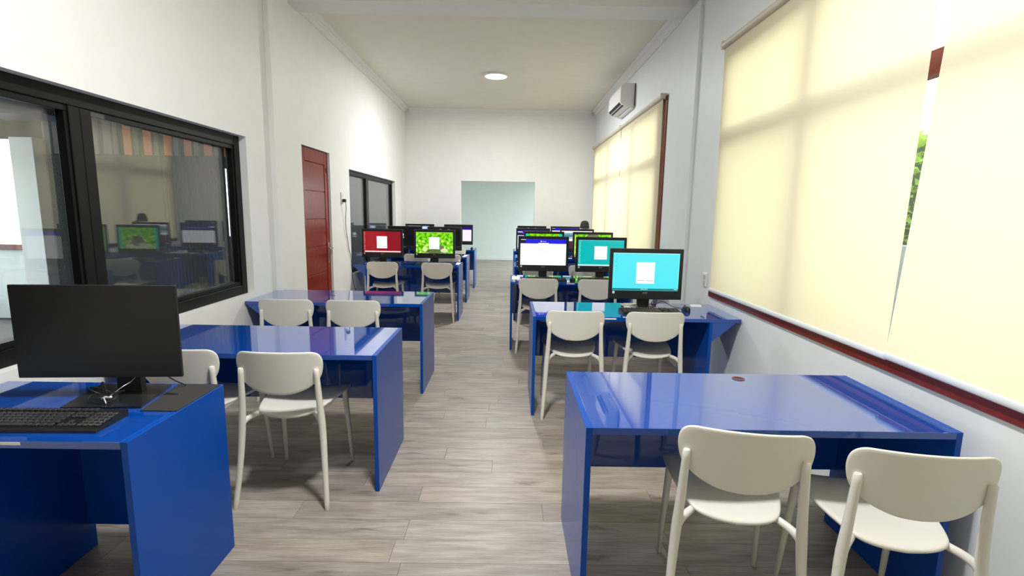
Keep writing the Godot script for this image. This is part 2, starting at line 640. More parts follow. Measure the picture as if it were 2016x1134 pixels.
# a desk whose front left top corner stands at (x0, DESK_H, d0)
func desk(label: String, x0: float, x1: float, d0: float, depth: float, ext_l := 0.0, ext_r := 0.0) -> Node3D:
	var w := x1 - x0
	var t := thing("desk", label, "desk", V(x0, 0, d0), 0.0, "blue classroom desks")
	var st := mb()
	box(st, -ext_l if ext_l > 0.0 else 0.0222, w + ext_r if ext_r > 0.0 else w - 0.0222, DESK_H - 0.026, DESK_H, 0, depth, 0.0012)
	obj("tabletop", st, M.blue, t)
	for s in 2:
		st = mb()
		var xa := 0.0 if s == 0 else w - 0.022
		var flush := (ext_l if s == 0 else ext_r) == 0.0
		box(st, xa, xa + 0.022, 0, DESK_H if flush else DESK_H - 0.0265, 0.0, depth, 0.0012)
		obj("side_panel", st, M.blue_panel, t)
	st = mb()
	box(st, 0.0225, w - 0.0225, 0.292, DESK_H - 0.0265, depth - 0.04, depth - 0.022, 0.001)
	obj("modesty_panel", st, M.blue, t)
	for e in [[ext_l, -1.0], [ext_r, 1.0]]:
		if e[0] > 0.05:
			st = mb()
			var bx: float = 0.0 if e[1] < 0 else w
			var L: float = minf(e[0] - 0.02, 0.165)
			prism(st, [Vector2(bx, DESK_H - 0.027), Vector2(bx + e[1] * L, DESK_H - 0.027), Vector2(bx + e[1] * L, DESK_H - 0.035), Vector2(bx, DESK_H - 0.027 - L * 0.88)],
				func(p: Vector2, s: float) -> Vector3: return V(p.x, p.y, 0.006 + s * 0.02))
			obj("gusset", st, M.blue, t)
	return t

func patch(t: Node3D, x: float) -> void:  # narrow white strip set against the front edge of a tabletop
	var st := mb()
	box(st, x, x + 0.085, DESK_H - 0.014, DESK_H - 0.004, -0.0012, -0.0002)
	obj("patch", st, M.paper, t).set_meta("label", "narrow white strip")

var aio_proto: Node3D
var placed_aio := false
func make_aio() -> Node3D: # all-in-one computer, faces -d, foot on y = 0
	var t := thing("monitor", "", "monitor", Vector3.ZERO)
	var st := mb()
	var w := 0.2865
	var y0 := 0.078
	var y1 := 0.476
	# bezel: four bars round the screen
	box(st, -w, -w + 0.026, y0, y1, -0.022, 0.012, 0.004)
	box(st, w - 0.028, w, y0, y1, -0.022, 0.012, 0.004)
	box(st, -w + 0.02, w - 0.02, y1 - 0.034, y1, -0.0218, 0.012, 0.004)
	box(st, -w + 0.02, w - 0.02, y0, y0 + 0.07, -0.0218, 0.012, 0.004)
	obj("bezel", st, M.black, t)
	st = mb()
	prism(st, [Vector2(-w + 0.004, y0 + 0.004), Vector2(w - 0.004, y0 + 0.004), Vector2(w - 0.004, y1 - 0.004), Vector2(-w + 0.004, y1 - 0.004)],
		func(p: Vector2, s: float) -> Vector3: return V(p.x * (1.0 - 0.1 * s), (p.y - 0.27) * (1.0 - 0.12 * s) + 0.27, 0.0 + 0.045 * s))
	obj("back_shell", st, M.black_matte, t)
	st = mb()
	prism(st, [Vector2(-0.045, 0.012), Vector2(0.045, 0.012), Vector2(0.05, 0.15), Vector2(-0.05, 0.15)],
		func(p: Vector2, s: float) -> Vector3: return V(p.x, p.y, 0.02 + 0.03 * s))
	obj("neck", st, M.black, t)
	st = mb()
	prism(st, [Vector2(-0.095, 0.0), Vector2(0.095, 0.0), Vector2(0.075, 0.014), Vector2(0.05, 0.02), Vector2(-0.05, 0.02), Vector2(-0.075, 0.014)],
		func(p: Vector2, s: float) -> Vector3: return V(p.x * (1.0 - 0.15 * absf(s - 0.5)), p.y, -0.07 + 0.17 * s))
	obj("foot", st, M.black, t)
	st = mb()
	box(st, -w + 0.028, -w + 0.046, y0 + 0.045, y0 + 0.064, -0.0232, -0.0221)
	obj("patch", st, M.paper, t).set_meta("label", "small square white sticker")
	var tm := TextMesh.new()
	tm.text = "acer"
	var sf := SystemFont.new()
	sf.font_names = PackedStringArray(["Droid Sans"])
	sf.font_italic = true
	tm.font = sf
	tm.font_size = 24
	tm.pixel_size = 0.0009
	tm.depth = 0.0008
	tm.material = M.logo
	var lo := MeshInstance3D.new()
	lo.mesh = tm
	lo.name = "logo"
	lo.position = V(0, y0 + 0.054, -0.0224)
	t.add_child(lo, true)
	return t

func aio(label: String, kind: String, cx: float, d: float, yaw := 0.0) -> Node3D:
	var t: Node3D = aio_proto
	if placed_aio:
		t = dup(aio_proto, label, V(cx, DESK_H, d), yaw)
		var old := t.get_node("screen")
		t.remove_child(old)
		old.free()
	else:
		placed_aio = true
		t.position = V(cx, DESK_H, d)
		t.set_meta("label", label)
		t.set_meta("group", "computers on the desks")
	var st := mb()
	uvquad(st, V(-0.2605, 0.442, -0.0185), V(0.2585, 0.442, -0.0185), V(0.2585, 0.148, -0.0185), V(-0.2605, 0.148, -0.0185), V(0, 0, -1))
	obj("screen", st, screen_tex(kind), t)
	return t

func keyboard(label: String, cx: float, d: float, single_keys: bool, yaw := 0.0, y := DESK_H) -> Node3D:
	var t := thing("keyboard", label, "keyboard", V(cx, y, d), yaw, "black keyboards")
	var w := 0.225
	var dep := 0.075
	var st := mb()
	prism(st, [Vector2(-dep, 0.0), Vector2(dep, 0.0), Vector2(dep, 0.024), Vector2(dep - 0.006, 0.0255), Vector2(-dep + 0.004, 0.013), Vector2(-dep, 0.010)],
		func(p: Vector2, s: float) -> Vector3: return V(-w + 2.0 * w * s, p.y, p.x))
	obj("case", st, M.black, t)
	var keys: Array = [] # x, d, w
	var rows_d := [0.058, 0.03, 0.011, -0.008, -0.027, -0.046]
	var pitch := 0.0193
	for r in 6:
		var dd: float = rows_d[r]
		var x := -w + 0.012
		var first: float = [1.0, 1.0, 1.5, 1.75, 2.25, 1.25][r]
		keys.append([x, dd, first])
		x += first * pitch
		if r == 5:
			for k in 2:
				keys.append([x, dd, 1.25])
				x += 1.25 * pitch
			keys.append([x, dd, 6.0])
			x += 6.0 * pitch
			for k in 4:
				keys.append([x, dd, 1.25])
				x += 1.25 * pitch
		else:
			while x + pitch < -w + 0.012 + 15.0 * pitch - 0.5 * pitch:
				var last := x + 2.0 * pitch > -w + 0.012 + 15.0 * pitch - 0.5 * pitch
				var kw := 1.0
				if last:
					kw = (-w + 0.012 + 15.0 * pitch - x) / pitch
				keys.append([x, dd, kw])
				x += kw * pitch
		var nx := -w + 0.012 + 15.3 * pitch
		for k in 3:
			if r in [0, 1, 2] or (r == 4 and k == 1) or r == 5:
				keys.append([nx + k * pitch, dd, 1.0])
		nx += 3.3 * pitch
		if r > 0:
			for k in 4:
				if nx + k * pitch < w - 0.014:
					keys.append([nx + k * pitch, dd, 1.0])
	var all := mb()
	var shared := {}
	for k in keys:
		var kw: float = k[2] * pitch - 0.0035
		var h: float = 0.012 + (k[1] + dep) / (2 * dep) * 0.0125
		var c := V(k[0] + k[2] * pitch / 2, h + 0.004, k[1])
		var tilt := Basis(Vector3.RIGHT, 0.08)
		if single_keys:
			if not shared.has(k[2]):
				var ks := mb()
				rbox(ks, Vector3.ZERO, Vector3(kw / 2, 0.0042, 0.0078), 0.0028, tilt)
				ks.generate_normals()
				var msh := ks.commit()
				msh.surface_set_material(0, M.key)
				shared[k[2]] = msh
			var o := MeshInstance3D.new()
			o.mesh = shared[k[2]]
			o.name = "key"
			o.position = c
			t.add_child(o, true)
		else:
			rbox(all, c, Vector3(kw / 2, 0.0042, 0.0078), 0.0028, tilt)
	if not single_keys:
		obj("keys", all, M.key, t).set_meta("kind", "stuff")
	return t

func mouse(label: String, x: float, d: float, yaw := 0.0) -> Node3D:
	var t := thing("mouse", label, "mouse", V(x, DESK_H, d), yaw, "computer mice")
	var st := mb()
	st.set_smooth_group(0)
	var nu := 18
	var nv := 6
	var at := func(i: int, j: int) -> Vector3:
		var a := TAU * i / nu
		var e := PI / 2 * j / nv
		var wid: float = 0.031 + 0.004 * cos(a)
		return V(sin(a) * wid * cos(e) ** 0.6, 0.001 + 0.036 * sin(e) ** 0.8 * (1.0 - 0.25 * cos(a) * cos(e)), cos(a) * 0.055 * cos(e) ** 0.6)
	for j in nv:
		for i in nu:
			quad(st, at.call(i, j), at.call(i + 1, j), at.call(i + 1, j + 1), at.call(i, j + 1), at.call(i, j) - V(0, -0.004, 0))
	obj("body", st, M.black, t)
	st = mb()
	tube(st, [V(-0.003, 0.033, 0.03), V(0.003, 0.033, 0.03)], [0.008, 0.008], 10)
	obj("wheel", st, M.black_gloss, t)
	return t

func cord(called: String, label: String, pts: Array, r: float, m: Material) -> Node3D:
	var st := mb()
	wire(st, pts, r)
	return tag(obj(called, st, m), label, "cable")

func card(label: String, corners: Array, y := DESK_H) -> void:
	var st := mb()
	prism(st, corners, func(p: Vector2, s: float) -> Vector3: return V(p.x, y + 0.0003 + 0.0009 * s, p.y))
	tag(obj("paper", st, M.paper), label, "paper", "white papers on the desks")

func window_frame(parent: Node3D, xa: float, xb: float, y0: float, y1: float, d0: float, d1: float, bars: Array, rails: Array, t: float, m: Material) -> void:
	for e in [[d0, d0 + t], [d1 - t, d1]]:
		var st := mb()
		box(st, xa, xb, y0, y1, e[0], e[1], 0.003)
		obj("window_jamb", st, m, parent)
	for e in [[y0, y0 + t], [y1 - t, y1]]:
		var st := mb()
		box(st, xa + 0.001, xb - 0.001, e[0], e[1], d0 + t, d1 - t, 0.003)
		obj("window_rail", st, m, parent)
	for b in bars:
		var st := mb()
		box(st, xa + 0.002, xb - 0.002, y0 + t, y1 - t, b[0], b[1], 0.003)
		obj("mullion", st, m, parent)
	for r in rails:
		var st := mb()
		box(st, xa + 0.003, xb - 0.003, r[0], r[1], d0 + t, d1 - t, 0.003)
		obj("transom", st, m, parent)

func ceiling_lamp(label: String, x: float, d: float, y: float, energy: float) -> void:
	var t := thing("ceiling_lamp", label, "lamp", V(x, y, d), 0.0, "round ceiling lamps")
	var st := mb()
	lathe(st, Vector3.ZERO, [Vector2(0.0, 0.0), Vector2(0.185, 0.0), Vector2(0.185, -0.018), Vector2(0.178, -0.028), Vector2(0.165, -0.03), Vector2(0.162, -0.024), Vector2(0.0, -0.024)], 40)
	obj("rim", st, M.white_plastic, t)
	st = mb()
	lathe(st, Vector3.ZERO, [Vector2(0.162, -0.0245), Vector2(0.15, -0.031), Vector2(0.09, -0.036), Vector2(0.0, -0.038)], 40)
	obj("lamp_diffuser", st, M.lamp, t)
	var l := AreaLight3D.new()
	l.name = "lamp_light"
	l.area_size = Vector2(0.28, 0.28)
	l.light_energy = energy
	l.light_color = Color(0.98, 0.985, 1.0)
	l.shadow_enabled = true
	l.area_range = 20.0
	l.rotation_degrees.x = -90
	l.position = Vector3(0, -0.045, 0)
	t.add_child(l)

# roller blind hanging at x; corners of the cloth in (d, y): skewed sides allowed
func blind(label: String, x: float, dl_top: float, dr_top: float, dl_bot: float, dr_bot: float, y_top: float, y_bot: float, y_bot_r: float) -> Node3D:
	var t := thing("roller_blind", label, "blind", V(x, y_top, (dl_top + dr_top) / 2), 0.0, "cream roller blinds")
	var o := -t.position
	var st := mb()
	st.set_smooth_group(0)
	var nu := 24
	var nv := 16
	var at := func(i: int, j: int) -> Vector3:
		var u := float(i) / nu
		var v := float(j) / nv
		var d := lerpf(lerpf(dl_top, dr_top, u), lerpf(dl_bot, dr_bot, u), v)
		var y := lerpf(y_top, lerpf(y_bot, y_bot_r, u), v)
		return o + V(x + 0.006 * sin(u * 7.0 + v * 2.0) * v * (1.0 - v) * 3.0, y, d)
	for i in nu:
		for j in nv:
			quad(st, at.call(i, j), at.call(i + 1, j), at.call(i + 1, j + 1), at.call(i, j + 1), Vector3.LEFT)
	obj("cloth", st, M.blind, t)
	st = mb()
	tube(st, [o + V(x - 0.005, y_top + 0.02, dl_top + 0.015), o + V(x - 0.005, y_top + 0.02, dr_top - 0.015)], [0.026, 0.026], 18, false)
	obj("roller", st, M.beige_plastic, t)
	for e in [dl_top, dr_top]:
		st = mb()
		box(st, x - 0.032 - t.position.x, 1.698 - t.position.x, y_top - 0.012 - y_top, y_top + 0.055 - y_top, e - 0.006 + t.position.z, e + 0.006 + t.position.z, 0.004)
		obj("bracket", st, M.beige_plastic, t)
	st = mb()
	tube(st, [o + V(x, y_bot - 0.008, dl_bot), o + V(x, y_bot_r - 0.008, dr_bot)], [0.016, 0.016], 12, false, 0.5)
	obj("hem_bar", st, M.hem, t)
	return t

# ---------------------------------------------------------------- build
func _ready() -> void:
	rng.seed = 42
	camera_and_light()
	make_materials()
	room_shell()
	left_windows()
	right_windows()
	neighbour_room()
	store_room()
	rear_room()
	outside()
	fittings()
	desks_and_chairs()
	computers()
	small_things()

func camera_and_light() -> void:
	var cam := Camera3D.new()
	cam.name = "camera"
	cam.fov = 59.46
	cam.near = 0.05
	cam.far = 200
	cam.transform = Transform3D(Basis(Vector3(0.9998323, 0.01730418, 0.00599402), Vector3(-0.01621861, 0.98870915, -0.14896704), Vector3(-0.0085041, 0.14884484, 0.98882399)), Vector3(0, 1.4903, 0))
	add_child(cam)
	cam.current = true
	var sky := ProceduralSkyMaterial.new()
	sky.sky_top_color = c8(226, 234, 246)
	sky.sky_horizon_color = c8(246, 247, 248)
	sky.ground_horizon_color = c8(170, 172, 168)
	sky.ground_bottom_color = c8(120, 120, 114)
	sky.sky_curve = 0.2
	sky.sun_angle_max = 1.0
	var e := Environment.new()
	e.background_mode = Environment.BG_SKY
	e.sky = Sky.new()
	e.sky.sky_material = sky
	e.background_energy_multiplier = 5.3
	e.tonemap_mode = Environment.TONE_MAPPER_LINEAR
	e.tonemap_exposure = 1.1
	e.sdfgi_enabled = true
	e.ssao_enabled = true
	e.ssil_enabled = true
	var we := WorldEnvironment.new()
	we.name = "world"
	we.environment = e
	add_child(we)

const XL := -2.1
const XR := 1.7
const DB := 10.45
const HC := 3.5
const DF := -2.6
const T := 0.15

# wall slab along d at x0..x1 with rectangular holes [d0, d1, y0, y1]
func wall_with_holes(x0: float, x1: float, d0: float, d1: float, top: float, holes: Array) -> SurfaceTool:
	var st := mb()
	var d := d0
	for h in holes:
		box(st, x0, x1, -0.02, top, d, h[0])
		if h[2] > 0.0:
			box(st, x0, x1, -0.02, h[2], h[0], h[1])
		box(st, x0, x1, h[3], top, h[0], h[1])
		d = h[1]
	box(st, x0, x1, -0.02, top, d, d1)
	return st

func room_shell() -> void:
	# floor: slab with planks across the room
	var st := mb()
	box(st, XL - T, XR + T, -0.12, -0.004, DF - T, 16.0)
	var fl := struct("floor", st, M.groove)
	var pw := 0.152
	var rows := int((15.8 - DF) / pw) + 1
	var rest: Array = []
	for k in 6:
		rest.append(mb())
	for r in rows:
		var d0 := DF + r * pw
		var x := XL - rng.randf() * 1.22
		while x < XR:
			var xa := maxf(x, XL)
			var xb := minf(x + 1.22, XR)
			if xb - xa > 0.02:
				var k := rng.randi() % 6
				var slice := rng.randi() % 4
				var near := d0 > 1.2 and d0 < 7.3
				var ps: SurfaceTool = mb() if near else rest[k]
				plank(ps, xa + 0.0003, xb - 0.0003, minf(d0 + 0.0003, 15.8), minf(d0 + pw - 0.0003, 15.8), slice, (xa - x) / 1.22, (xb - x) / 1.22, rng.randf() < 0.5)
				if near:
					obj("plank", ps, M["plank%d" % k], fl)
			x += 1.22
	for k in 6:
		var o := obj("far_planks", rest[k], M["plank%d" % k], fl)
		o.set_meta("kind", "stuff")
	st = wall_with_holes(XL - T, XL, DF, DB, HC, [[1.05, 4.15, 0.79, 2.045], [5.245, 6.045, 0.0, 2.13], [6.76, 9.46, 0.62, 2.01]])
	struct("wall_left", st, M.wall)
	st = wall_with_holes(XR, XR + T, DF, DB, HC, [[0.12, 4.14, 0.88, 2.76], [5.88, 10.2, 0.88, 2.74]])
	struct("wall_right", st, M.wall_white)
	st = mb() # back wall with the opening to the rear room
	box(st, XL - T, -0.99, -0.02, HC, DB, DB + T)
	box(st, 0.516, XR + T, -0.02, HC, DB, DB + T)
	box(st, -0.99, 0.516, 2.1, HC, DB, DB + T)
	struct("wall_back", st, M.wall)
	st = mb()
	box(st, XL - T, XR + T, -0.02, HC, DF - T, DF)
	struct("wall_front", st, M.wall)
	st = mb()
	box(st, XL - T, XR + T, HC, HC + 0.15, DF - T, DB + T)
	struct("ceiling", st, M.ceiling)
	# beam and the two pilasters under it
	st = mb()
	box(st, XL, XR, 3.385, HC, 4.98, 5.3)
	struct("trim_1", st, M.wall)
	st = mb()
	box(st, XL, XL + 0.05, 0, 3.385, 4.55, 4.95, 0.003)
	struct("trim_2", st, M.wall)
	st = mb()
	box(st, XR - 0.03, XR, 0, 3.385, 4.78, 5.28, 0.003)
	struct("trim_3", st, M.wall_white)
	# cornice round the rear bay
	var prof := [Vector2(0, 0), Vector2(0.085, 0), Vector2(0.085, -0.012), Vector2(0.075, -0.016), Vector2(0.06, -0.028), Vector2(0.045, -0.034), Vector2(0.04, -0.046), Vector2(0.022, -0.062), Vector2(0.018, -0.082), Vector2(0.010, -0.086), Vector2(0.010, -0.1), Vector2(0, -0.1)]
	st = mb()
	prism(st, prof, func(p: Vector2, s: float) -> Vector3: return V(XL + p.x, HC + p.y, 5.3 + s * (DB - 5.3)))
	struct("trim_4", st, M.wall)
	st = mb()
	prism(st, prof, func(p: Vector2, s: float) -> Vector3: return V(XR - p.x, HC + p.y, 5.3 + s * (DB - 5.3)))
	struct("trim_5", st, M.wall)
	st = mb()
	prism(st, prof, func(p: Vector2, s: float) -> Vector3: return V(XL + 0.085 + s * (XR - XL - 0.17), HC + p.y, DB - p.x))
	struct("trim_6", st, M.wall)
	door()

func plank(st: SurfaceTool, x0: float, x1: float, d0: float, d1: float, slice: int, u0: float, u1: float, flip: bool) -> void:
	var b := 0.0006
	var v0 := slice * 0.25 + 0.01
	var v1 := v0 + 0.23
	if flip:
		var q := v0
		v0 = v1
		v1 = q
		q = u0
		u0 = 1.0 - u1
		u1 = 1.0 - q
	var r := Rect2(u0, v0, u1 - u0, v1 - v0)
	uvquad(st, V(x0 + b, 0, d1 - b), V(x1 - b, 0, d1 - b), V(x1 - b, 0, d0 + b), V(x0 + b, 0, d0 + b), Vector3.UP, r)
	var lo := -0.0035
	uvquad(st, V(x0 + b, 0, d0 + b), V(x1 - b, 0, d0 + b), V(x1, lo, d0), V(x0, lo, d0), V(0, 1, -1), Rect2(u0, v1 - 0.01, u1 - u0, 0.01))
	uvquad(st, V(x0 + b, 0, d1 - b), V(x1 - b, 0, d1 - b), V(x1, lo, d1), V(x0, lo, d1), V(0, 1, 1), Rect2(u0, v0, u1 - u0, 0.01))
	uvquad(st, V(x0 + b, 0, d0 + b), V(x0 + b, 0, d1 - b), V(x0, lo, d1), V(x0, lo, d0), V(-1, 1, 0), Rect2(u0, v0, 0.002, 0.1))
	uvquad(st, V(x1 - b, 0, d0 + b), V(x1 - b, 0, d1 - b), V(x1, lo, d1), V(x1, lo, d0), V(1, 1, 0), Rect2(u1 - 0.002, v0, 0.002, 0.1))

func door() -> void:
	var d0 := 5.25
	var d1 := 6.04
	var st := mb()
	box(st, XL - 0.075, XL - 0.035, 0.004, 2.125, d0 + 0.002, d1 - 0.002, 0.002)
	var t := struct("door_1", st, M.door)
	var xs := XL - 0.035
	for e in [[d0 + 0.002, d0 + 0.11, 0.004, 2.125], [d1 - 0.11, d1 - 0.002, 0.004, 2.125]]:
		st = mb()
		box(st, xs, xs + 0.012, e[2], e[3], e[0], e[1], 0.003)
		obj("stile", st, M.door, t)
	for e in [[1.985, 2.125], [0.004, 0.16]]:
		st = mb()
		box(st, xs, xs + 0.012, e[0], e[1], d0 + 0.112, d1 - 0.112, 0.003)
		obj("rail", st, M.door, t)
	for k in 6: # boards of the panel
		st = mb()
		var h := (1.985 - 0.16) / 6.0
		box(st, xs, xs + 0.007, 0.16 + k * h + 0.003, 0.16 + (k + 1) * h - 0.003, d0 + 0.116, d1 - 0.116, 0.004)
		obj("board", st, M.door, t)
	st = mb()
	box(st, xs + 0.012, xs + 0.018, 0.86, 1.1, d1 - 0.085, d1 - 0.045, 0.003)
	var pl := obj("handle_plate", st, M.steel, t)
	st = mb()
	var yh := 1.035
	tube(st, smooth_path([V(xs + 0.016, yh, d1 - 0.065), V(xs + 0.05, yh, d1 - 0.065), V(xs + 0.066, yh, d1 - 0.08), V(xs + 0.067, yh, d1 - 0.18)], 4), [0.009, 0.009, 0.009, 0.009, 0.009, 0.009, 0.009, 0.009, 0.009, 0.009, 0.009, 0.009, 0.009], 10)
	obj("lever", st, M.steel, pl)
	st = mb()
	box(st, xs + 0.012, xs + 0.02, 1.9, 1.96, d1 - 0.06, d1 - 0.03, 0.004)
	obj("latch", st, M.black, t)
	# black void behind a closed door is only the wall of the next room

func left_windows() -> void:
	for k in 2:
		var y0 := 0.79 if k == 0 else 0.62
		var y1 := 2.045 if k == 0 else 2.01
		var d0 := 1.05 if k == 0 else 6.76
		var d1 := 4.15 if k == 0 else 9.46
		var bars: Array = [[2.575, 2.64], [2.643, 2.71]] if k == 0 else [[7.75, 7.88]]
		var xa := XL - 0.13
		var f := 0.075 if k == 0 else 0.055
		var t := Node3D.new()
		t.name = "window_%d" % (k + 1)
		add_child(t)
		t.set_meta("kind", "structure")
		window_frame(t, xa, XL - 0.055, y0, y1, d0, d1, bars, [], f, M.frame_black)
		var edges: Array = [[d0 + f, bars[0][0]], [bars[bars.size() - 1][1], d1 - f]]
		for e in edges:
			var st := mb() # thin sash round each pane
			var z: float = xa + 0.02
			var w := 0.03 if k == 0 else 0.012
			box(st, z, z + 0.045, y0 + f, y0 + f + w, e[0], e[1], 0.002)
			box(st, z, z + 0.045, y1 - f - w, y1 - f, e[0], e[1], 0.002)
			box(st, z, z + 0.045, y0 + f + w, y1 - f - w, e[0], e[0] + 0.012, 0.002)
			box(st, z, z + 0.045, y0 + f + w, y1 - f - w, e[1] - 0.02, e[1], 0.002)
			obj("sash", st, M.frame_black, t)
			for q in 2: # second sheet added to strengthen reflections; both slanted to shift the mirrored image
				var g := mb()
				var ga: float = z + 0.014 + q * 0.012 + (0.022 if k == 0 else 0.0)
				var gb: float = z + 0.014 + q * 0.012 - (0.022 if k == 0 else 0.0)
				uvquad(g, V(ga, y1 - f - 0.005, e[0] + 0.004), V(gb, y1 - f - 0.005, e[1] - 0.004), V(gb, y0 + f + 0.005, e[1] - 0.004), V(ga, y0 + f + 0.005, e[0] + 0.004), Vector3.RIGHT)
				obj("glass_pane", g, M.glass, t)

func right_windows() -> void:
	for k in 2:
		var d0 := 0.12 if k == 0 else 5.88
		var d1 := 4.14 if k == 0 else 10.2
		var y1 := 2.76 if k == 0 else 2.74
		var t := Node3D.new()
		t.name = "window_%d" % (k + 3)
		add_child(t)
		t.set_meta("kind", "structure")
		var bars: Array = [[2.93, 3.03], [0.6, 0.7]] if k == 0 else [[7.07, 7.17], [8.75, 8.85]]
		window_frame(t, XR + 0.03, XR + 0.1, 0.88, y1, d0, d1, bars, [[2.08, 2.18]], 0.06, M.red_wood)
		var ds: Array = [d0 + 0.03]
		for b in bars:
			ds.append((b[0] + b[1]) / 2)
		ds.sort()
		ds.append(d1 - 0.03)
		for i in ds.size() - 1:
			for yy in [[0.91, 2.14], [2.14, y1 - 0.03]]:
				var g := mb()
				uvquad(g, V(XR + 0.065, yy[1], ds[i]), V(XR + 0.065, yy[1], ds[i + 1]), V(XR + 0.065, yy[0], ds[i + 1]), V(XR + 0.065, yy[0], ds[i]), Vector3.RIGHT)
				obj("glass_pane", g, M.glass, t)
		var st := mb() # sill board and side trim, red brown
		box(st, XR - 0.018, XR + 0.03, 0.82, 0.88, d0 - 0.03, d1 + 0.03, 0.004)
		obj("sill", st, M.red_wood, t)
		for e in [[d0 - 0.21, d0], [d1, d1 + 0.05]]:
			st = mb()
			box(st, XR - 0.012, XR - 0.0005, 0.82, y1 + 0.03, e[0], e[1], 0.003)
			if k == 1:
				obj("side_trim", st, M.red_wood, t)
	var x := 1.662
	blind("cream roller blind on the right wall beside the teal computer, left of the bright slit", x, 4.15, 2.095, 4.1, 2.135, 2.78, 0.895, 0.9)
	blind("cream roller blind nearest the viewer, cut off by the right edge of the picture", x - 0.004, 1.995, 0.08, 2.132, 0.1, 2.78, 0.905, 0.9)
	blind("nearer of two cream roller blinds under the air conditioner", x, 7.785, 5.735, 7.79, 5.735, 2.745, 0.9, 0.9)
	blind("farther of two cream roller blinds under the air conditioner, by the back wall", x, 10.24, 7.82, 10.24, 7.8, 2.745, 0.9, 0.9)

func neighbour_room() -> void:
	var x0 := -7.2
	var x1 := XL - T
	var dz := 6.6
	var st := mb()
	box(st, x0 - 0.1, x1, -0.12, -0.02, -2.0, dz + 0.1)
	struct("floor_side_room", st, M.dark_floor)
	st = mb()
	box(st, x0 - 0.1, x1, 3.2, 3.35, -2.0, dz + 0.1)
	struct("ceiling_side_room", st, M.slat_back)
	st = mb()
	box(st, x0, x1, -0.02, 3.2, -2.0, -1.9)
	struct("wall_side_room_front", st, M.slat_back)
	st = wall_with_holes(x0 - 0.1, x0, -2.0, dz, 3.2, [[3.0, 6.4, 0.4, 2.7]])  # unseen side opening, added to light the column and lower wall
	struct("wall_side_room_left", st, M.mint)
	# far wall: window at the far left, bright narrow opening at the right
	st = mb()
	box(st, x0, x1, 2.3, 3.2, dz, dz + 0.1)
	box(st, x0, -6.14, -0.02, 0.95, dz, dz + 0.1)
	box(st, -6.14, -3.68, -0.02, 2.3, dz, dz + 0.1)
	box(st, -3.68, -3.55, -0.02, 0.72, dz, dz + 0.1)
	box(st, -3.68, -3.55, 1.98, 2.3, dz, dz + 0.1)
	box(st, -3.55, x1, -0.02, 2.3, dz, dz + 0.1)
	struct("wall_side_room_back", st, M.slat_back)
	st = mb()
	box(st, -6.17, -5.88, -0.02, 2.3, dz - 0.16, dz - 0.001, 0.004)
	struct("trim_7", st, M.mint)
	st = mb()
	box(st, x0, -6.17, 0.0, 0.9, dz - 0.06, dz - 0.001)
	struct("trim_8", st, M.mint)
	st = mb()
	box(st, x0, -6.17, 0.9, 0.97, dz - 0.1, dz - 0.001, 0.004)
	struct("trim_9", st, M.red_wood)
	# dark vertical slats on the far wall
	st = mb()
	box(st, -5.86, -3.7, 0.02, 2.1, dz - 0.02, dz - 0.001)
	var w := struct("trim_10", st, M.slat_back)
	for i in 17:
		var sx := -4.43 + i * 0.043
		st = mb()
		box(st, sx, sx + 0.024, 0.02, 2.1, dz - 0.05, dz - 0.02)
		obj("slat", st, M.slat, w)
	# band of wood boards above, grey and orange
	st = mb()
	box(st, -5.86, -3.3, 2.1, 2.7, dz - 0.02, dz - 0.001)
	var band := struct("trim_11", st, M.slat_back)
	for i in 20:
		var sx := -5.85 + i * 0.125
		st = mb()
		box(st, sx, sx + (0.1 if i % 2 == 0 else 0.06), 2.12, 2.7, dz - 0.045, dz - 0.02, 0.002)
		obj("board", st, M.orange if (i % 2 == 0 and i > 9) or i in [4, 8] else M.grey_slat, band)
	st = mb()
	box(st, -6.2, -5.3, 2.5, 3.0, dz - 0.6, dz - 0.1, 0.005)
	struct("trim_12", st, M.indigo)

func store_room() -> void: # dim room behind the small left window
	var x0 := -5.2
	var x1 := XL - T
	var st := mb()
	box(st, x0, x1, -0.12, -0.02, 6.7, 10.6)
	struct("floor_store_room", st, M.dark_floor)
	st = mb()
	box(st, x0, x1, 2.8, 2.95, 6.7, 10.6)
	struct("ceiling_store_room", st, M.grey_slat)
	st = mb()
	st = wall_with_holes(x0 - 0.1, x0, 6.7, 10.7, 2.95, [[7.4, 9.8, 0.95, 2.2]])  # unseen opening, added so daylight greys what shows through the small window
	struct("wall_store_room_left", st, M.grey_slat)
	st = mb()
	box(st, x0, x1, -0.12, 2.95, 10.6, 10.7)
	struct("wall_store_room_back", st, M.grey_slat)

func rear_room() -> void:
	var d0 := DB + T
	var d1 := 15.77
	var st := mb()
	box(st, XL - T, XR + T, -0.02, 3.1, d1, d1 + T)
	struct("wall_rear_room", st, M.mint)
	st = mb()
	box(st, XL - T, XL, -0.02, 3.1, d0, d1)
	struct("wall_rear_room_left", st, M.mint)
	st = wall_with_holes(XR, XR + T, d0, d1, 3.1, [[11.0, 15.5, 0.0, 2.6]])
	struct("wall_rear_room_right", st, M.mint)
	st = mb()
	box(st, XL - T, XR + T, 3.1, 3.25, d0, d1 + T)
	struct("ceiling_rear_room", st, M.ceiling)
	st = mb()
	box(st, XL, XR, 0.0, 0.105, d1 - 0.014, d1 - 0.0005, 0.003)
	struct("baseboard_back", st, M.wall_white)

